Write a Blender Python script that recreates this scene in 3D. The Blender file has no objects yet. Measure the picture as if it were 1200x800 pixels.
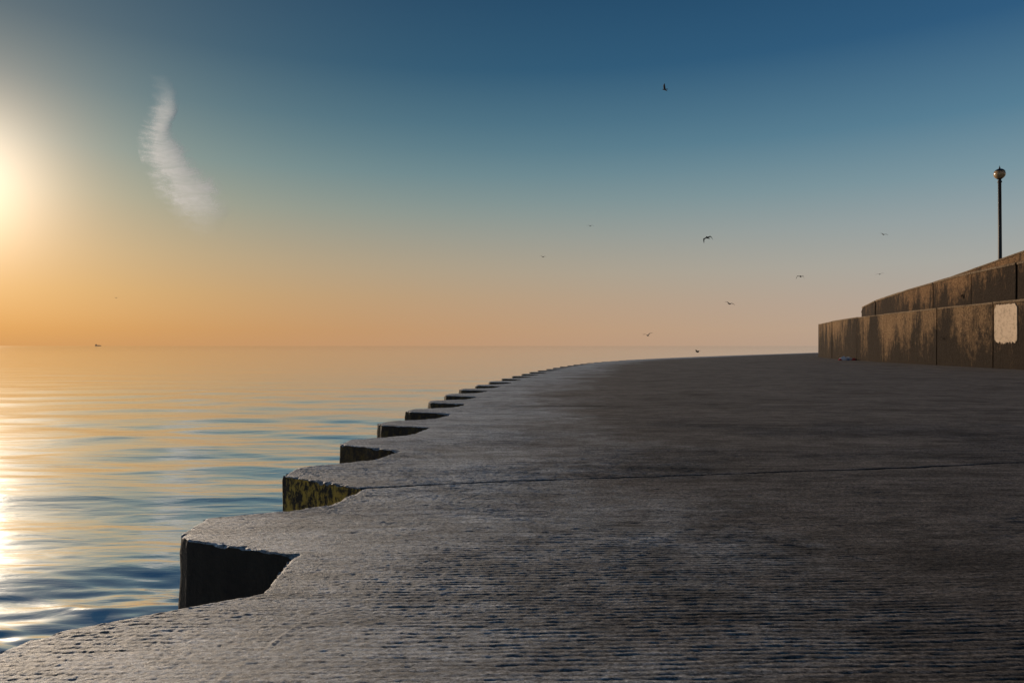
import bpy, bmesh, math, random
import numpy as np
from mathutils import Vector, Matrix, noise as mnoise
random.seed(4); rng=np.random.RandomState(7)
sc=bpy.context.scene
sc.view_settings.view_transform='Standard'; sc.view_settings.look='None'; sc.view_settings.exposure=0

SUN_AZ=math.radians(-39.5); SUN_EL=math.radians(10.8)
SD=Vector((math.sin(SUN_AZ)*math.cos(SUN_EL),math.cos(SUN_AZ)*math.cos(SUN_EL),math.sin(SUN_EL)))

# ---------------------------------------------------------------- helpers
def lin(c):
    return tuple([((v/255)/12.92 if v/255<=0.04045 else ((v/255+0.055)/1.055)**2.4) for v in c])+(1,)
class NT:
    def __init__(s,tree): s.t=tree; s.n=tree.nodes; s.l=tree.links
    def new(s,typ,**kw):
        n=s.n.new(typ)
        for k,v in kw.items(): setattr(n,k,v)
        return n
    def put(s,sock,v):
        if isinstance(v,bpy.types.NodeSocket): s.l.new(v,sock)
        else: sock.default_value=v
    def math(s,op,a,b=0.0,clamp=False):
        n=s.new('ShaderNodeMath',operation=op,use_clamp=clamp); s.put(n.inputs[0],a); s.put(n.inputs[1],b); return n.outputs[0]
    def mix(s,f,a,b,blend='MIX'):
        n=s.new('ShaderNodeMix',data_type='RGBA',blend_type=blend); s.put(n.inputs[0],f); s.put(n.inputs[6],a); s.put(n.inputs[7],b); return n.outputs[2]
    def ramp(s,f,stops,interp='LINEAR'):
        n=s.new('ShaderNodeValToRGB'); r=n.color_ramp; r.interpolation=interp
        while len(r.elements)<len(stops): r.elements.new(0.5)
        for e,(p,c) in zip(r.elements,stops): e.position=p; e.color=c if len(c)==4 else tuple(c)+(1,)
        s.put(n.inputs[0],f); return n.outputs[0]
    def mr(s,v,a,b,c=0.0,d=1.0,smooth=False):
        n=s.new('ShaderNodeMapRange'); n.clamp=True
        if smooth: n.interpolation_type='SMOOTHSTEP'
        s.put(n.inputs[0],v); n.inputs[1].default_value=a;n.inputs[2].default_value=b;n.inputs[3].default_value=c;n.inputs[4].default_value=d
        return n.outputs[0]
    def noise(s,vec,scale,detail=4,rough=0.5,dist=0.0):
        n=s.new('ShaderNodeTexNoise'); s.put(n.inputs['Vector'],vec); n.inputs['Scale'].default_value=scale
        n.inputs['Detail'].default_value=detail; n.inputs['Roughness'].default_value=rough; n.inputs['Distortion'].default_value=dist
        return n.outputs[0]
    def scale(s,vec,sx,sy,sz,rot=0):
        n=s.new('ShaderNodeMapping'); s.put(n.inputs[0],vec); n.inputs['Scale'].default_value=(sx,sy,sz); n.inputs['Rotation'].default_value=(0,0,rot); return n.outputs[0]
    def attr(s,name):
        n=s.new('ShaderNodeAttribute'); n.attribute_name=name; return n.outputs['Fac']
    def bump(s,h,strength,dist,normal=None):
        n=s.new('ShaderNodeBump'); s.put(n.inputs['Height'],h); n.inputs['Strength'].default_value=strength; n.inputs['Distance'].default_value=dist
        if normal is not None: s.put(n.inputs['Normal'],normal)
        return n.outputs[0]
def mat(name):
    m=bpy.data.materials.new(name); m.use_nodes=True; t=NT(m.node_tree)
    b=[n for n in t.n if n.type=='BSDF_PRINCIPLED'][0]
    geo=t.new('ShaderNodeNewGeometry'); return m,t,b,geo.outputs['Position']
def simple(name,col,rough=0.6,metal=0.0,var=0.25,scale=8):
    m,t,b,P=mat(name)
    n=t.noise(P,scale,4)
    c=t.mix(n,tuple(v*(1-var) for v in col)+(1,),tuple(min(1,v*(1+var)) for v in col)+(1,))
    t.put(b.inputs['Base Color'],c); b.inputs['Roughness'].default_value=rough; b.inputs['Metallic'].default_value=metal
    return m
_perm=rng.permutation(4096)
_val=rng.rand(4096).astype(np.float32)
def vn(x,y,seed=0):
    xi=np.floor(x).astype(np.int64); yi=np.floor(y).astype(np.int64)
    fx=(x-xi); fy=(y-yi); fx=fx*fx*(3-2*fx); fy=fy*fy*(3-2*fy)
    def h(a,b): return _val[_perm[(_perm[(a+seed*37)&4095]+b)&4095]]
    a=h(xi,yi);b=h(xi+1,yi);c=h(xi,yi+1);d=h(xi+1,yi+1)
    return (a*(1-fx)+b*fx)*(1-fy)+(c*(1-fx)+d*fx)*fy
def fbm(x,y,o=4,seed=0):
    r=0;a=1;s=0
    for i in range(o):
        r=r+a*vn(x*2**i+i*17.3,y*2**i+i*9.1,seed+i); s+=a; a*=0.5
    return r/s
def obj(name,me,parent=None):
    o=bpy.data.objects.new(name,me); sc.collection.objects.link(o)
    if parent: o.parent=parent
    return o
def grid_obj(name,P,material,attrs={},smooth=True,close=False):
    n,m=P.shape[:2]
    me=bpy.data.meshes.new(name)
    idx=np.arange(n*m).reshape(n,m)
    if close: idx=np.concatenate([idx,idx[:,:1]],axis=1)
    q=np.stack([idx[:-1,:-1],idx[:-1,1:],idx[1:,1:],idx[1:,:-1]],axis=-1).reshape(-1,4)
    me.vertices.add(n*m); me.vertices.foreach_set('co',P.astype(np.float32).ravel())
    me.loops.add(q.size); me.loops.foreach_set('vertex_index',q.astype(np.int32).ravel())
    me.polygons.add(len(q)); me.polygons.foreach_set('loop_start',(np.arange(len(q))*4).astype(np.int32))
    me.polygons.foreach_set('loop_total',np.full(len(q),4,np.int32))
    me.polygons.foreach_set('use_smooth',np.full(len(q),smooth))
    for k,v in attrs.items():
        a=me.attributes.new(k,'FLOAT','POINT'); a.data.foreach_set('value',v.astype(np.float32).ravel())
    me.update(calc_edges=True); me.validate()
    me.materials.append(material)
    return obj(name,me)
def pymesh(name,V,F,mats,fm=None,smooth=False,parent=None):
    me=bpy.data.meshes.new(name); me.from_pydata([tuple(v) for v in V],[],F); 
    for m in (mats if isinstance(mats,list) else [mats]): me.materials.append(m)
    if fm: 
        for p,i in zip(me.polygons,fm): p.material_index=i
    for p in me.polygons: p.use_smooth=smooth
    bm=bmesh.new(); bm.from_mesh(me); bmesh.ops.recalc_face_normals(bm,faces=bm.faces); bm.to_mesh(me); bm.free()
    return obj(name,me,parent)

# ---------------------------------------------------------------- world
w=bpy.data.worlds.new("World"); sc.world=w; w.use_nodes=True
t=NT(w.node_tree); bg=[n for n in t.n if n.type=='BACKGROUND'][0]
tc=t.new('ShaderNodeTexCoord'); D=tc.outputs['Generated']
sep=t.new('ShaderNodeSeparateXYZ'); t.put(sep.inputs[0],D)
el=t.math('ARCSINE',sep.outputs[2])                       # radians
elf=t.mr(el,0.0,math.radians(50))                         # 0..1 over 50 deg
def stops(L): return [(e/50,lin(c)) for e,c in L]
sunside=t.ramp(elf,stops([(0,(202,144,84)),(1.2,(198,140,74)),(4,(190,146,86)),(7,(174,149,108)),(10.8,(142,146,127)),(14,(108,134,132)),(18,(70,109,120)),(22,(38,86,106)),(27,(27,72,97)),(50,(22,54,86))]))
farside=t.ramp(elf,stops([(0,(184,163,147)),(1.2,(188,168,150)),(3.2,(182,168,156)),(6,(170,170,164)),(9,(150,163,166)),(12,(123,151,162)),(16,(86,127,150)),(22,(46,91,127)),(27,(33,76,112)),(50,(26,60,98))]))
hx=t.math('MULTIPLY',sep.outputs[0],math.sin(SUN_AZ)); hy=t.math('MULTIPLY',sep.outputs[1],math.cos(SUN_AZ))
hl=t.math('SQRT',t.math('ADD',t.math('MULTIPLY',sep.outputs[0],sep.outputs[0]),t.math('MULTIPLY',sep.outputs[1],sep.outputs[1])))
cosaz=t.math('DIVIDE',t.math('ADD',hx,hy),t.math('MAXIMUM',hl,0.001))
ang=t.math('ARCCOSINE',t.math('MINIMUM',t.math('MAXIMUM',cosaz,-1.0),1.0))
f=t.mr(ang,0.0,1.31,1.0,0.0)
base=t.mix(f,farside,sunside)
dp=t.new('ShaderNodeVectorMath',operation='DOT_PRODUCT'); t.put(dp.inputs[0],D); dp.inputs[1].default_value=SD
dd=t.math('MAXIMUM',dp.outputs['Value'],0.0)
g1=t.math('POWER',dd,350.0); g2=t.math('POWER',dd,140.0)
base=t.mix(g2,base,t.mix(1.0,base,(0.26,0.11,0.06,1),'ADD'))
base=t.mix(g1,base,t.mix(1.0,base,(0.80,0.68,0.52,1),'ADD'))
sky=t.new('ShaderNodeTexSky',sky_type='NISHITA'); sky.sun_disc=False; sky.sun_elevation=SUN_EL; sky.sun_rotation=SUN_AZ
sky.dust_density=3.0
ns=t.mix(1.0,sky.outputs[0],(0.06,0.06,0.06,1),'MULTIPLY')
base=t.mix(0.06,base,ns)
t.put(bg.inputs[0],base); bg.inputs[1].default_value=1.0

sl=bpy.data.lights.new('sun','SUN'); sl.energy=4.3; sl.angle=math.radians(0.5); sl.color=(1,0.80,0.60)
so=bpy.data.objects.new('sun',sl); sc.collection.objects.link(so); so.rotation_euler=SD.to_track_quat('Z','Y').to_euler(); so.location=SD*200

# ---------------------------------------------------------------- camera
cd=bpy.data.cameras.new('camera'); cam=bpy.data.objects.new('camera',cd); sc.collection.objects.link(cam); sc.camera=cam
cd.lens=24; cd.sensor_width=36; cd.clip_start=0.05; cd.clip_end=80000
cam.location=(0,0,1.6); cam.rotation_euler=(math.radians(90)+math.atan(5/800),0,0)

# ---------------------------------------------------------------- quay outline
edge_x=[-40,0,12,13.5,15.8,18.5,21,23.7,26,32,40,51,60,67,78,91,112,140,160,200]
edge_v=[-2.8,-2.8,-2.8,-2.75,-2.62,-2.48,-2.3,-2.08,-1.75,-0.75,0.8,3.3,5.9,8.3,13.5,21.5,36,57,72,104]
def curve(d): return np.interp(d,edge_x,edge_v)
pts=[]
pat=[(0,1.14),(0.42,0.12),(0.62,0.0),(1.15,0.02),(1.41,0.58),(1.66,0.97),(2.3,1.16)]
d=5.22-2.72*6
while d<120:
    amp=1.0 if d<50 else max(0,1-(d-50)/40)
    for (a,o) in pat:
        jd=random.uniform(-.03,.03); jx=random.uniform(-.04,.04)
        dq=d+a; pts.append((dq+jd,float(curve(dq))+o*amp+jx))
    d+=2.72
meas=[(3.46,-2.68),(3.72,-2.66),(3.86,-2.52),(4.20,-1.99),(4.43,-1.62),(5.22,-1.665),(5.64,-2.68),(5.80,-2.82),(6.37,-2.84),(6.63,-2.24),(6.88,-1.85),(7.66,-1.66),(8.42,-2.80),(9.01,-2.83),(9.34,-2.34),(9.62,-1.92),(10.4,-1.71),(11.13,-2.80),(11.7,-2.76),(12.0,-2.2),(12.3,-1.85),(12.95,-1.68)]
pts=[p for p in pts if p[0]<3.1 or p[0]>13.2]+meas
pts.append((160,72.0)); pts.append((200,104.0)); pts.append((-40,-2.8))
pts.sort()
pd=np.array([p[0] for p in pts]); px=np.array([p[1] for p in pts])

rows=[np.arange(-14,2.7,0.09)]
rows.append(np.arange(2.7,9,0.008)); rows.append(np.arange(9,14,0.012))
r=[14.0]
while r[-1]<200: r.append(r[-1]+0.017*(r[-1]/14)**2)
rows.append(np.array(r)); rows=np.concatenate(rows)
NC=480
wall_d=[-40,30,45.7,55.6,66.5,75,86,98,104,112,125,150,200]
wall_v=[33,33.6,34.1,34.8,36.2,37.7,40.3,44,48,56,72,105,170]
xl=np.interp(rows,pd,px)
xl=xl+(vn(rows*6,rows*0,3)-.5)*0.035+(vn(rows*25,rows*0,5)-.5)*0.02*(rows<20)
xr=np.interp(rows,wall_d,wall_v)+0.35
tt=np.linspace(0,1,NC); a=1.6
B=np.log((xr-xl)/a+1)
X=xl[:,None]+a*(np.exp(B[:,None]*tt[None,:])-1)
Y=np.repeat(rows[:,None],NC,1)
ED=X-np.interp(rows,edge_x,edge_v)[:,None]
dist=np.full(X.shape,9.0,np.float32)
msk=(X<0.2)&(Y>1)&(Y<32)
xs=X[msk];ys=Y[msk];dm=np.full(xs.shape,9.0)
for i in range(len(pd)-1):
    if pd[i+1]<0.5 or pd[i]>33: continue
    ax,ay,bx,by=px[i],pd[i],px[i+1],pd[i+1]
    L2=(bx-ax)**2+(by-ay)**2
    if L2<1e-6: continue
    q=np.clip(((xs-ax)*(bx-ax)+(ys-ay)*(by-ay))/L2,0,1)
    dm=np.minimum(dm,np.hypot(xs-ax-q*(bx-ax),ys-ay-q*(by-ay)))
dist[msk]=dm
# relief: tamped ridges across the promenade
th=math.radians(1.5)
U=Y*math.cos(th)-X*math.sin(th)+(fbm(X*0.4,Y*0.5,3,11)-.5)*0.10
ph=U/0.049+(vn(X*1.6,Y*9,21)-.5)*0.5+(vn(X*9,Y*24,22)-.5)*0.42
gro=np.abs(np.sin(math.pi*ph))**0.6-0.65
gmod=np.clip((fbm(X*0.6,Y*0.8,4,31)-.32)*3.6,0.25,1)*np.clip(0.35+vn(X*8,Y*24,33)*1.0,0.4,1.2)
fade=np.clip((34-Y)/18,0,1)
Z=gro*0.0064*gmod*fade
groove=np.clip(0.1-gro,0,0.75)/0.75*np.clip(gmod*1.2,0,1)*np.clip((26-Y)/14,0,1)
Z+=(fbm(X*30,Y*48,2,41)-.5)*0.0050*np.clip((20-Y)/10,0.,1)
Z+=(vn(X*80,Y*100,44)-.5)*0.0032*(Y<9)
Z+=(fbm(X*3,Y*2.2,3,45)-.5)*0.014*np.clip((Y-8)/16,0,1)
pits=np.clip(fbm(X*10,Y*14,3,51)-0.78,0,1)*np.clip((14-Y)/6,0,1)
Z-=pits*0.05
Z+=(fbm(X*0.35,Y*0.35,2,61)-.5)*0.008
joint=np.zeros(X.shape,np.float32)
def add_joint(x0,y0,slope,wid,xmin,depth=1.0,xmax=99):
    global Z,joint
    yc=y0+(X-x0)*slope+(fbm(X*1.3,X*0+y0,4,71)-.5)*0.14
    dl=np.abs(Y-yc)
    wloc=wid*(0.5+1.1*vn(X*3,X*0+y0,77))
    j=np.clip(1-dl/wloc,0,1)*(X>xmin)*np.clip((xmax-X)/1.5,0,1)
    Z=Z-j*0.024*depth; joint=np.maximum(joint,np.clip(j*2.2,0,1)*depth)
add_joint(-1.62,7.74,0.186,0.032,-1.7)
add_joint(-1.6,18.0,0.05,0.07,-1.9,0.6,3.2)
add_joint(-1.0,30,0.12,0.10,-1.5,0.35)
add_joint(6.0,66,0.0,0.5,4,0.4)
yc=2.9+(X+1.55)*3.3+(fbm(X*5,X*0,3,81)-.5)*0.5
crack=np.clip(1-np.abs(Y-yc)/0.05,0,1)*((X>-1.75)&(X<-1.2)&(Y<4.2)&(Y>2.5))*np.clip(vn(X*12,Y*9,83)*1.6-.2,0,1)
Z+=crack*0.005
lip=np.clip(1-dist/0.025,0,1); Z-=lip**2*0.018
chip=np.clip(1-dist/0.06,0,1)*np.clip(fbm(X*9,Y*9,3,87)-.52,0,1); Z-=chip*0.10
attrs=dict(edge_dist=ED,joint=joint,crack=crack,groove=groove)

m_con,t,b,P=mat('promenade_concrete')
ed=t.attr('edge_dist'); jt=t.attr('joint')
n1=t.noise(t.scale(P,0.25,0.35,1),1.0,6,0.6)
n2=t.noise(P,2.3,6,0.65); n3=t.noise(t.scale(P,1,1.7,1),26,6,0.85)
edn=t.math('ADD',ed,t.math('MULTIPLY',t.math('SUBTRACT',n1,0.5),8.0))
edn=t.math('ADD',edn,t.math('MULTIPLY',t.math('SUBTRACT',n2,0.5),3.6))
band=t.mr(edn,5.4,1.4,0,1,True)
dark=t.mix(n1,(0.135,0.120,0.111,1),(0.28,0.250,0.232,1))
light=t.mix(n2,(0.46,0.49,0.52,1),(0.80,0.82,0.84,1))
col=t.mix(band,dark,light)
col=t.mix(t.mr(n3,0.40,0.60),t.mix(1.0,col,(0.20,0.195,0.19,1),'MULTIPLY'),t.mix(1.0,col,(1.35,1.35,1.33,1),'MULTIPLY'))
for (sx,sy,a0,a1,fac,dk) in ((0.5,6,0.46,0.57,0.5,0.35),(1.6,9,0.47,0.57,0.55,0.33),(0.9,1.8,0.48,0.56,0.5,0.38),(0.15,1.3,0.48,0.56,0.35,0.42)):
    s_=t.noise(t.scale(P,sx,sy,1),1.2,9,0.82)
    col=t.mix(t.mr(s_,a0,a1,0,fac),col,t.mix(1.0,col,(dk,dk*.98,dk*.96,1),'MULTIPLY'))
stain=t.mr(t.noise(t.scale(P,0.5,0.8,1),0.8,7,0.7,0.5),0.51,0.64,0,0.68)
col=t.mix(stain,col,t.mix(1.0,col,(0.40,0.37,0.35,1),'MULTIPLY'))
spk=t.mr(t.noise(t.scale(P,1,1.5,1),45,4,0.7),0.56,0.66,0,0.7)
col=t.mix(spk,col,t.mix(1.0,col,(2.2,2.2,2.18,1),'MULTIPLY'))
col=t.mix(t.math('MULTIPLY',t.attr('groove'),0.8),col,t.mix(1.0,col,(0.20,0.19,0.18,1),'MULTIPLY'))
col=t.mix(jt,col,(0.010,0.009,0.008,1))
col=t.mix(t.attr('crack'),col,(0.50,0.46,0.40,1))
cc=t.new('ShaderNodeMix',data_type='RGBA',blend_type='DARKEN'); cc.inputs[0].default_value=1.0; t.put(cc.inputs[6],col); cc.inputs[7].default_value=(0.8,0.8,0.8,1); col=cc.outputs[2]
t.put(b.inputs['Base Color'],col)
t.put(b.inputs['Roughness'],t.math('SUBTRACT',t.mr(n3,0.3,0.7,0.78,0.95),t.math('MULTIPLY',band,0.24)))
t.put(b.inputs['Specular IOR Level'],t.math('ADD',0.14,t.math('MULTIPLY',band,0.16)))
hb=t.math('ADD',t.noise(t.scale(P,32,55,10),1.0,6,0.85),t.math('MULTIPLY',t.noise(P,130,3,0.6),0.5))
hb2=t.noise(t.scale(P,4,7,1),1.0,8,0.8)
nb1=t.bump(hb2,0.5,0.022)
t.put(b.inputs['Normal'],t.bump(hb,1.0,0.012,nb1))
quay=grid_obj('promenade_ground',np.stack([X,Y,Z],-1),m_con,attrs)

m_side,t,b,P=mat('quay_wall_face')
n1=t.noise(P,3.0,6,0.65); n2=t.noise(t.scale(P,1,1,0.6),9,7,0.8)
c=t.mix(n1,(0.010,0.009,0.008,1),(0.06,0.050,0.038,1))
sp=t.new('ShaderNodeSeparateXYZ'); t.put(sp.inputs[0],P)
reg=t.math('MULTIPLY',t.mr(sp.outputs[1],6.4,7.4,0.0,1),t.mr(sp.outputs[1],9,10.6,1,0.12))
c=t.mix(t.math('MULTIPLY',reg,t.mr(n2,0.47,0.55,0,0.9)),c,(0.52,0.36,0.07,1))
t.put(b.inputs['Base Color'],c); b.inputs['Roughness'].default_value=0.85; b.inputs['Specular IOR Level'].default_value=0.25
t.put(b.inputs['Normal'],t.bump(t.noise(P,9,7,0.7),0.9,0.05))
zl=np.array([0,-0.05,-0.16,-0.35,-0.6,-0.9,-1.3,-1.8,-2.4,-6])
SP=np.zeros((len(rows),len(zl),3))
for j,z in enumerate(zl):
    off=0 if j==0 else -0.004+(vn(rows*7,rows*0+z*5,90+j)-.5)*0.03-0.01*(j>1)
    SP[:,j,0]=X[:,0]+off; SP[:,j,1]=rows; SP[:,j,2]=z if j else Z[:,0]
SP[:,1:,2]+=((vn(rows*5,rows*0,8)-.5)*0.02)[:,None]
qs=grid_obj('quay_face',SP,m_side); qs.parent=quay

# ---------------------------------------------------------------- sea
m_sea,t,b,P=mat('sea_water')
ln=t.new('ShaderNodeVectorMath',operation='LENGTH'); t.put(ln.inputs[0],P); dist_n=ln.outputs['Value']
b1=t.noise(t.scale(P,0.45,1.8,1,0.08),1.0,5,0.5,0.5)
b2=t.noise(t.scale(P,0.03,0.20,1,0.05),1.0,6,0.55,0.8)
b3=t.noise(t.scale(P,0.003,0.035,1,-0.03),1.0,5,0.5,0.5)
h=t.math('ADD',t.math('MULTIPLY',b1,t.mr(dist_n,8,150,0.07,0.02)),t.math('ADD',t.math('MULTIPLY',b2,t.mr(dist_n,20,90,0.0,0.32)),t.math('MULTIPLY',b3,t.mr(dist_n,100,500,0.0,0.9))))
t.put(b.inputs['Normal'],t.bump(h,0.5,1.0))
t.put(b.inputs['Base Color'],(0.26,0.33,0.36,1)); b.inputs['IOR'].default_value=1.33
rg=t.mr(dist_n,12,100,0.10,0.045)
t.put(b.inputs['Roughness'],rg)
gl=t.new('ShaderNodeBsdfGlossy'); gl.inputs['Color'].default_value=(0.94,0.97,0.99,1)
t.l.new(b.inputs['Normal'].links[0].from_socket,gl.inputs['Normal']); t.put(gl.inputs['Roughness'],rg)
mx=t.new('ShaderNodeMixShader'); mx.inputs[0].default_value=0.75
out=[n for n in t.n if n.type=='OUTPUT_MATERIAL'][0]
t.l.new(b.outputs[0],mx.inputs[1]); t.l.new(gl.outputs[0],mx.inputs[2]); t.l.new(mx.outputs[0],out.inputs[0])
rr=[0.5,1.5,2.5,3.5,4.2]
while rr[-1]<900: rr.append(rr[-1]+max(0.02,0.75*rr[-1]**2/3400))
while rr[-1]<45000: rr.append(rr[-1]*1.25)
rr=np.array(rr)
an=np.concatenate([np.radians(np.linspace(-55,30,620)),np.radians(np.linspace(30,305,110))[1:-1]])
R,A=np.meshgrid(rr,an,indexing='ij')
WX=R*np.sin(A); WY=R*np.cos(A); WZ=np.zeros_like(WX)
dr=np.gradient(rr)[:,None]*np.ones_like(A)
dr=np.maximum(dr,R*0.0026)
patch=np.clip((fbm(WX*0.05,WY*0.13,4,101)-.3)*2.6,0.15,1.5)
patch=patch+2.2*np.clip((15.0-R)/3.0,0,1)      # choppier water close to the wall
N=54
for i in range(N):
    lam=0.28*(9/0.28)**(i/(N-1)); kk=2*math.pi/lam
    phi=rng.normal(0.08,0.24 if lam>0.8 else 0.36); kx=math.sin(phi)*kk; ky=math.cos(phi)*kk
    amp=0.0158/kk*(1.0 if lam<3 else 0.6)
    fd=np.clip((lam/dr-3)/4,0,1)
    s=np.sin(kx*WX+ky*WY+rng.rand()*6.28+1.2*np.sin(0.21*WX*(1+.1*i)/lam**.5+i))
    WZ+=amp*s*fd*(patch if lam<3.5 else 1.0)
WZ-=2.6
sea=grid_obj('sea',np.stack([WX,WY,WZ],-1)[:, ::-1],m_sea,close=True)

# ---------------------------------------------------------------- sea walls
def wallmat(name,tint,darkness,zdark,thr):
    m,t,b,P=mat(name)
    v=t.scale(P,0.6,0.6,0.13); n1=t.noise(v,1.6,8,0.8,0.4); n2=t.noise(P,0.8,6,0.7); n3=t.noise(P,7,6,0.8)
    nb=t.noise(t.scale(P,0.14,0.14,0.05),1.0,4,0.6); n5=t.noise(P,2.2,8,0.85)
    sp=t.new('ShaderNodeSeparateXYZ'); t.put(sp.inputs[0],P)
    c=t.mix(n2,tuple(v*0.6 for v in tint)+(1,),tuple(v*1.3 for v in tint)+(1,))
    c=t.mix(t.mr(n3,0.35,0.65),t.mix(1.0,c,(0.3,0.27,0.24,1),'MULTIPLY'),t.mix(1.0,c,(1.15,1.15,1.15,1),'MULTIPLY'))
    low=t.mr(sp.outputs[2],zdark[0],zdark[1],0.17,0.0)
    k=t.math('ADD',t.math('ADD',t.math('MULTIPLY',n1,0.55),t.math('MULTIPLY',n5,0.45)),t.math('ADD',low,t.math('MULTIPLY',t.math('SUBTRACT',nb,0.5),0.9)))
    c=t.mix(t.mr(k,thr,thr+0.14,0,darkness),c,(0.016,0.012,0.009,1))
    t.put(b.inputs['Base Color'],c); b.inputs['Roughness'].default_value=0.92; b.inputs['Specular IOR Level'].default_value=0.15
    t.put(b.inputs['Normal'],t.bump(t.math('ADD',n3,n5),1.0,0.16))
    return m
m_w1=wallmat('stained_sea_wall',(0.28,0.178,0.095),0.93,(0.0,4.4),0.45)
m_w2=wallmat('stained_upper_wall',(0.28,0.165,0.083),0.92,(4.5,7.4),0.45)
m_cop=wallmat('coping_concrete',(0.30,0.215,0.135),0.6,(0,0.1),0.54)
m_gap=simple('dark_joint_backing',(0.02,0.016,0.012),0.95)  # dark backing strip that shows through the gaps between wall panels

def pathf(ds,vs):
    def f(d): return float(np.interp(d,ds,vs))
    def n(d):
        s=(f(d+1.5)-f(d-1.5))/3; L=math.hypot(1,s); return (1/L,-s/L)
    return f,n
def build_wall(name,ds,vs,joints,topf,botf,thick,mats,cope=0.25,copeout=0.07,gap=0.05,jit=0.03,parent=None):
    f,nn=pathf(ds,vs); V=[];F=[];FM=[]
    def P3(d,off,z):
        n=nn(d); return (f(d)+n[0]*off,d+n[1]*off,z)
    def strip(dl,prof,mis,cap=True):
        b0=len(V)
        for d in dl:
            for (o,z) in prof(d): V.append(P3(d,o,z))
        m=len(prof(dl[0]))
        for i in range(len(dl)-1):
            for j in range(m-1):
                F.append((b0+i*m+j,b0+i*m+j+1,b0+(i+1)*m+j+1,b0+(i+1)*m+j)); FM.append(mis[j])
        if cap:
            F.append(tuple(b0+j for j in range(m))); FM.append(mis[0])
            F.append(tuple(b0+(len(dl)-1)*m+j for j in range(m))[::-1]); FM.append(mis[0])
    for a,bb in zip(joints[:-1],joints[1:]):
        jo=random.uniform(-jit,jit); jz=random.uniform(-jit,jit)
        n=max(2,int((bb-a)/1.0)); dl=list(np.linspace(a+gap/2,bb-gap/2,n+1))
        wob={d:random.uniform(-.012,.012) for d in dl}
        def prof(d):
            o=jo+wob[d]; z0=botf(d); z1=topf(d)-cope
            return [(o-0.03,z0),(o-0.02,z0+0.5),(o,(z0+z1)/2),(o+0.01,z1),(thick,z1)]
        strip(dl,prof,[0]*5)
        def cprof(d):
            z1=topf(d)-cope+0.003; z2=topf(d)+jz+wob[d]
            return [(jo+0.02,z1),(jo-copeout,z1),(jo-copeout,z2-0.05),(jo-copeout+0.05,z2),(thick,z2),(thick,z1)]
        strip(dl,cprof,[1]*5)
    dl=list(np.linspace(joints[0],joints[-1],80))
    strip(dl,lambda d:[(0.3,botf(d)-0.2),(0.3,topf(d)-cope-0.1)],[2],cap=False)
    return pymesh(name,V,F,mats,FM,parent=parent)
j1=[-32,-23,-14,-5,4,13,22,31,40.5,48.7,56,66.5,74.5,86,98,106,116,130,148]
w1=build_wall('lower_sea_wall',wall_d,wall_v,j1,lambda d:4.7,lambda d:-0.3,3.9,[m_w1,m_cop,m_gap],cope=0.12,copeout=0.03,gap=0.12)
d2=[-40,30,50.7,60,69.6,80,88,95,100,110,130,150]; v2=[36.8,37.4,38,39,40.3,42.6,45.2,48.6,53,64,86,115]
top2=lambda d: float(np.interp(d,[-40,50,60,70,80,88,95,104],[8.0,7.9,7.75,7.3,6.9,6.6,6.35,6.1]))
j2=[-34,-26,-18,-10,-2,6,14,22,30,38,46,51.5,57.5,64,72,80,88,96,106,120,140]
w2=build_wall('upper_sea_wall',d2,v2,j2,top2,lambda d:4.6,1.6,[m_w2,m_cop,m_gap],cope=0.16,copeout=0.05,gap=0.12,jit=0.06)
d3=[-40,30,53,64,72,80]; v3=[39.5,40,40.6,41.6,42.9,44.9]
top3=lambda d: float(np.interp(d,[-40,30,45,53,64,76],[11.4,10.8,10.1,9.3,8.25,7.2]))
w3=build_wall('ramp_parapet',d3,v3,[-34,-26,-18,-10,-2,6,14,22,30,38,45.5,53,60,67,75],top3,lambda d:6.3,0.5,[m_w2,m_cop,m_gap],cope=0.14,copeout=0.04,jit=0.0,gap=0.03)
m_land,t,b,P=mat('upper_terrace_ground')
t.put(b.inputs['Base Color'],t.mix(t.noise(P,0.6,6,0.6),(0.10,0.085,0.06,1),(0.24,0.2,0.15,1))); b.inputs['Roughness'].default_value=0.95
dl=np.concatenate([np.arange(-40,150,3.0)])
G=np.zeros((len(dl),6,3))
for i,d in enumerate(dl):
    xa=np.interp(d,d2,v2)+1.2; z2=top2(d)-0.35
    xb=xa+2.0
    z3=max(z2,float(np.interp(d,[-40,30,45,53,64,76],[10.0,9.4,8.7,8.0,7.3,6.6])))
    for j,(x,z) in enumerate([(xa,z2),(xb,z2),(xb+0.5,z3),(xb+8,z3),(xb+60,z3),(xb+400,z3)]): G[i,j]=(x,d,z-0.02)
grid_obj('upper_terrace',G,m_land,smooth=False)

m_pat,t,b,P=mat('pale_render_patch')
pn=t.noise(P,2.0,7,0.75)
c=t.mix(pn,(0.33,0.24,0.17,1),(0.50,0.39,0.28,1)); c=t.mix(t.mr(t.noise(P,4,7,0.8),0.48,0.60,0,0.8),c,(0.20,0.15,0.10,1))
t.put(b.inputs['Base Color'],c); b.inputs['Roughness'].default_value=0.9
f1,n1f=pathf(wall_d,wall_v); PV=[];PF=[]
nu=40
for i in range(nu):
    d=46.05+(48.45-46.05)*i/(nu-1)
    e=min(i,nu-1-i)/ (nu-1)
    rnd=0.3*max(0,1-e/0.08)
    zt=4.48-rnd+random.uniform(-.07,.05); zb=1.80+rnd+random.uniform(-.10,.10)
    n=n1f(d)
    for z in (zb,zt): PV.append((f1(d)-0.055*n[0],d-0.055*n[1],z))
    for z in (zt,zb): PV.append((f1(d)+0.03*n[0],d+0.03*n[1],z))
for i in range(nu-1):
    for j in range(4):
        PF.append((i*4+j,i*4+(j+1)%4,(i+1)*4+(j+1)%4,(i+1)*4+j))
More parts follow.
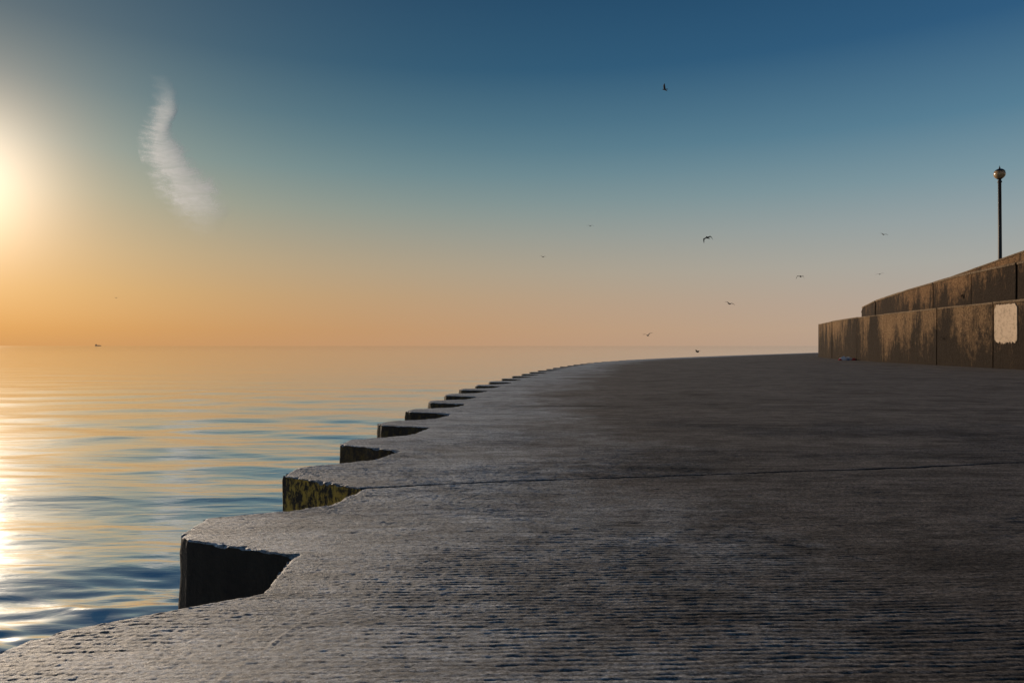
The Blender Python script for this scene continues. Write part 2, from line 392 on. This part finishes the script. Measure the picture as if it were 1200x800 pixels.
PF.append((0,1,2,3)); PF.append(((nu-1)*4+3,(nu-1)*4+2,(nu-1)*4+1,(nu-1)*4))
pymesh('render_patch',PV,PF,m_pat,parent=w1)

# ---------------------------------------------------------------- street lamp
def lathe(name,prof,seg,material,parent=None,loc=(0,0,0),smooth=True):
    V=[];F=[]
    for (r,z) in prof:
        for s in range(seg):
            a=2*math.pi*s/seg; V.append((loc[0]+r*math.cos(a),loc[1]+r*math.sin(a),loc[2]+z))
    for i in range(len(prof)-1):
        for s in range(seg):
            F.append((i*seg+s,i*seg+(s+1)%seg,(i+1)*seg+(s+1)%seg,(i+1)*seg+s))
    F.append(tuple(range(seg))[::-1]); F.append(tuple((len(prof)-1)*seg+s for s in range(seg)))
    return pymesh(name,V,F,material,smooth=smooth,parent=parent)
lamp=bpy.data.objects.new('street_lamp',None); sc.collection.objects.link(lamp); lamp.location=(41.85,58.5,7.4)
m_iron=simple('black_painted_iron',(0.012,0.011,0.012),0.5,0.2)
m_glass,t,b,P=mat('amber_lamp_globe')
t.put(b.inputs['Base Color'],t.mix(t.noise(P,4,3),(0.34,0.21,0.10,1),(0.46,0.30,0.15,1))); b.inputs['Roughness'].default_value=0.2
b.inputs['Transmission Weight'].default_value=0.3
H=9.40
lathe('post',[(0.24,0),(0.25,0.25),(0.19,0.35),(0.18,1.0),(0.21,1.05),(0.15,1.2),(0.14,4.0),(0.125,H-1.25),(0.17,H-1.2),(0.17,H-1.1),(0.12,H-1.05),(0.12,H-0.95),(0.18,H-0.9),(0.24,H-0.84),(0.24,H-0.80),(0.15,H-0.78)],20,m_iron,lamp)
R0=0.44; zc=H-0.48
lathe('globe',[(R0*math.cos(a),zc+R0*math.sin(a)) for a in np.radians(np.linspace(-65,38,12))],28,m_glass,lamp)
lathe('cap',[(R0*1.04*math.cos(a),zc+R0*1.04*math.sin(a)) for a in np.radians(np.linspace(28,80,9))]+[(0.06,zc+0.47),(0.075,zc+0.52),(0.04,zc+0.58),(0.012,zc+0.72)],28,m_iron,lamp)

# ---------------------------------------------------------------- birds
m_bird=simple('gull_plumage_dark',(0.03,0.027,0.027),0.8)
m_birdl=simple('gull_plumage_grey',(0.10,0.09,0.085),0.8)
def bird(loc,span,heading,up,tipup,bank,material):
    bm=bmesh.new(); s=span/1.2
    L=[(-0.24,0.012,0.0),(-0.17,0.040,0.0),(-0.08,0.068,-0.005),(0.02,0.078,-0.008),(0.11,0.065,0),(0.165,0.042,0.012),(0.20,0.044,0.02),(0.235,0.034,0.02),(0.255,0.014,0.014),(0.30,0.003,0.006)]
    rings=[]
    for (y,r,z) in L:
        rings.append([bm.verts.new((r*math.cos(a),y,z+r*0.9*math.sin(a))) for a in [k*math.pi/4 for k in range(8)]])
    for a,b_ in zip(rings[:-1],rings[1:]):
        for k in range(8): bm.faces.new((a[k],a[(k+1)%8],b_[(k+1)%8],b_[k]))
    bm.faces.new(rings[0][::-1]); bm.faces.new(rings[-1])
    tv=[bm.verts.new(p) for p in [(-0.02,-0.2,0.006),(0.02,-0.2,0.006),(0.075,-0.36,0.0),(0,-0.375,0.0),(-0.075,-0.36,0.0),(0,-0.2,-0.012)]]
    bm.faces.new((tv[0],tv[1],tv[2],tv[3],tv[4])); bm.faces.new((tv[0],tv[5],tv[1])); 
    for sgn in (-1,1):
        secs=[]
        x=0.04;z=0.02
        stations=[(0,0.12,-0.11,0.022),(0.12,0.125,-0.11,0.018),(0.26,0.15,-0.085,0.014),(0.40,0.12,-0.075,0.010),(0.52,0.04,-0.08,0.006),(0.60,-0.06,-0.09,0.002)]
        prev=0
        for (sx,le,te,th) in stations:
            stp=sx-prev; prev=sx
            ang=up if sx<=0.26 else tipup
            x+=stp*math.cos(ang); z+=stp*math.sin(ang)
            secs.append([bm.verts.new((sgn*x,le,z)),bm.verts.new((sgn*x,(le*.6+te*.4),z+th)),bm.verts.new((sgn*x,te,z)),bm.verts.new((sgn*x,(le*.6+te*.4),z-th*.5))])
        for a,b_ in zip(secs[:-1],secs[1:]):
            for k in range(4): bm.faces.new((a[k],a[(k+1)%4],b_[(k+1)%4],b_[k]))
        bm.faces.new(secs[0]); bm.faces.new(secs[-1])
    bmesh.ops.recalc_face_normals(bm,faces=bm.faces)
    me=bpy.data.meshes.new('seagull'); bm.to_mesh(me); bm.free(); me.materials.append(material)
    for p in me.polygons: p.use_smooth=True
    o=obj('seagull',me); o.location=loc; o.scale=(s,s,s)
    o.rotation_euler=(math.radians(8),math.radians(bank),math.radians(heading))
R_=math.radians
bird((17.2,60,11.1),1.3,140,R_(-5),R_(-72),14,m_bird)
bird((16.8,75,29.8),1.2,60,R_(42),R_(20),30,m_bird)
bird((29.6,70,8.7),1.2,150,R_(2),R_(-70),-5,m_bird)
bird((22.3,70,5.9),1.3,20,R_(22),R_(-14),12,m_birdl)
bird((15.9,80,2.8),1.3,10,R_(38),R_(5),-10,m_bird)
bird((22.8,84,0.85),1.3,40,R_(34),R_(0),10,m_bird)
bird((12.6,110,20.9),1.3,-20,R_(24),R_(-20),5,m_bird)
bird((5.0,110,15.9),1.2,30,R_(25),R_(-10),0,m_bird)
bird((57.2,105,18.7),1.4,0,R_(24),R_(-15),10,m_bird)
bird((56.6,105,12.6),1.3,-30,R_(15),R_(-15),-10,m_bird)
bird((-116,200,15.6),1.3,10,R_(25),R_(-15),0,m_birdl)

# ---------------------------------------------------------------- cloud wisp
m_cl=bpy.data.materials.new('cloud_vapour'); m_cl.use_nodes=True; t=NT(m_cl.node_tree)
for n in list(t.n):
    if n.type=='BSDF_PRINCIPLED': t.n.remove(n)
out=[n for n in t.n if n.type=='OUTPUT_MATERIAL'][0]
u=t.attr('across'); v=t.attr('along'); P=t.new('ShaderNodeNewGeometry').outputs['Position']
cmb=t.new('ShaderNodeMapping'); t.put(cmb.inputs[0],P); cmb.inputs['Rotation'].default_value=(0,math.radians(-22),0); cmb.inputs['Scale'].default_value=(0.006,0.006,0.032)
fib=t.noise(cmb.outputs[0],1.0,8,0.66,0.8); big=t.noise(P,0.012,5,0.6,0.3)
au=t.math('ABSOLUTE',u)
edge=t.math('SUBTRACT',1.0,t.math('ADD',au,t.math('ADD',t.math('MULTIPLY',t.math('SUBTRACT',fib,0.5),0.9),t.math('MULTIPLY',t.math('SUBTRACT',big,0.5),0.9))))
al=t.mr(edge,0.0,0.75,0,1,True)
al=t.math('MULTIPLY',al,t.mr(fib,0.3,0.66,1.0,0.62)); al=t.math('MULTIPLY',al,t.mr(big,0.3,0.6,1.0,0.8))
fv=t.math('MULTIPLY',t.mr(v,0.0,0.36,0.06,1.0,True),t.mr(v,1.0,0.78,0.0,1.0,True))
al=t.math('MULTIPLY',t.math('MULTIPLY',al,fv),0.86)
tr=t.new('ShaderNodeBsdfTransparent'); tl=t.new('ShaderNodeBsdfTranslucent'); tl.inputs[0].default_value=(0.57,0.61,0.68,1)
df=t.new('ShaderNodeBsdfDiffuse'); df.inputs[0].default_value=(0.9,0.9,0.9,1)
ms=t.new('ShaderNodeMixShader'); ms.inputs[0].default_value=0.35; t.l.new(tl.outputs[0],ms.inputs[1]); t.l.new(df.outputs[0],ms.inputs[2])
m2=t.new('ShaderNodeMixShader'); t.put(m2.inputs[0],al); t.l.new(tr.outputs[0],m2.inputs[1]); t.l.new(ms.outputs[0],m2.inputs[2]); t.l.new(m2.outputs[0],out.inputs[0])
cl=np.array([(180,80,20),(190,102,28),(186,126,36),(174,148,38),(183,172,48),(196,197,56),(212,217,70),(226,240,72),(230,276,30)],float)
tv=np.linspace(0,len(cl)-1,120); ti=np.arange(len(cl))
cx=np.interp(tv,ti,cl[:,0]);cz=np.interp(tv,ti,cl[:,1]);cw=np.interp(tv,ti,cl[:,2])
ker=np.ones(9)/9
sm=lambda q: np.convolve(np.pad(q,4,mode='edge'),ker,mode='valid')
cx,cz,cw=sm(cx),sm(cz),sm(cw)
nu=21; C=np.zeros((120,nu,3)); UA=np.zeros((120,nu)); VA=np.zeros((120,nu))
for i in range(120):
    for j in range(nu):
        q=-1+2*j/(nu-1)
        C[i,j]=((cx[i]-600+q*cw[i]*0.6)*3.75,3000+60*math.cos(q*1.5)+i*0.8,1.6+(405-cz[i]+q*cw[i]*0.12)*3.75); UA[i,j]=q; VA[i,j]=i/119
grid_obj('cloud',C,m_cl,dict(across=UA,along=VA))

# ---------------------------------------------------------------- distant ship
ship=bpy.data.objects.new('cargo_ship',None); sc.collection.objects.link(ship); ship.location=(-5456,9000,-2.6)
m_ship=simple('ship_haze_tint',(0.75,0.45,0.25),0.8,scale=0.1)  # pale brownish tone: distance haze is put into the ship's colour
def boxp(nm,x0,x1,y0,y1,z0,z1,parent,m,taper=0):
    V=[(x0+taper,y0,z0),(x1-taper,y0,z0),(x1-taper,y1,z0),(x0+taper,y1,z0),(x0,y0,z1),(x1,y0,z1),(x1,y1,z1),(x0,y1,z1)]
    F=[(0,1,2,3),(4,5,6,7),(0,1,5,4),(1,2,6,5),(2,3,7,6),(3,0,4,7)]
    return pymesh(nm,V,F,m,parent=parent)
boxp('hull',-40,40,-7,7,-1,9,ship,m_ship,5); boxp('bridge_house',-34,-20,-6,6,9.1,22,ship,m_ship); boxp('funnel',-31,-27,-2,2,22.1,27,ship,m_ship); boxp('mast',14,15.5,-.7,.7,9.1,22,ship,m_ship); boxp('cargo_hatches',-16,10,-5,5,9.1,12,ship,m_ship)

# ---------------------------------------------------------------- litter
lit=bpy.data.objects.new('litter',None); sc.collection.objects.link(lit); lit.location=(36.9,75,0)
m_bag=simple('white_plastic_bag',(0.8,0.8,0.82),0.4); m_red=simple('red_wrapper',(0.6,0.05,0.04),0.4); m_blue=simple('blue_wrapper',(0.2,0.3,0.45),0.4)
def crumple(nm,loc,size,m,sd):
    bm=bmesh.new(); bmesh.ops.create_icosphere(bm,subdivisions=3,radius=1)
    for v in bm.verts:
        n=mnoise.noise(v.co*2.1+Vector((sd,0,0)))*0.5+mnoise.noise(v.co*5+Vector((0,sd,0)))*0.25
        v.co*=1+n; v.co=Vector((v.co.x*size[0],v.co.y*size[1],max(-0.4,v.co.z)*size[2]+size[2]*0.4))+Vector(loc)
    me=bpy.data.meshes.new(nm); bm.to_mesh(me); bm.free(); me.materials.append(m); obj(nm,me,lit)
crumple('bag_1',(-0.45,0,0),(0.40,0.25,0.28),m_bag,1); crumple('bag_2',(0.2,0.3,0),(0.34,0.2,0.24),m_bag,5)
crumple('wrapper_1',(0.6,-.1,0),(0.18,0.12,0.18),m_red,8); crumple('wrapper_2',(-0.05,-.2,0),(0.14,0.12,0.12),m_blue,12); crumple('wrapper_3',(-0.9,-.1,0),(0.18,0.12,0.14),m_red,15)
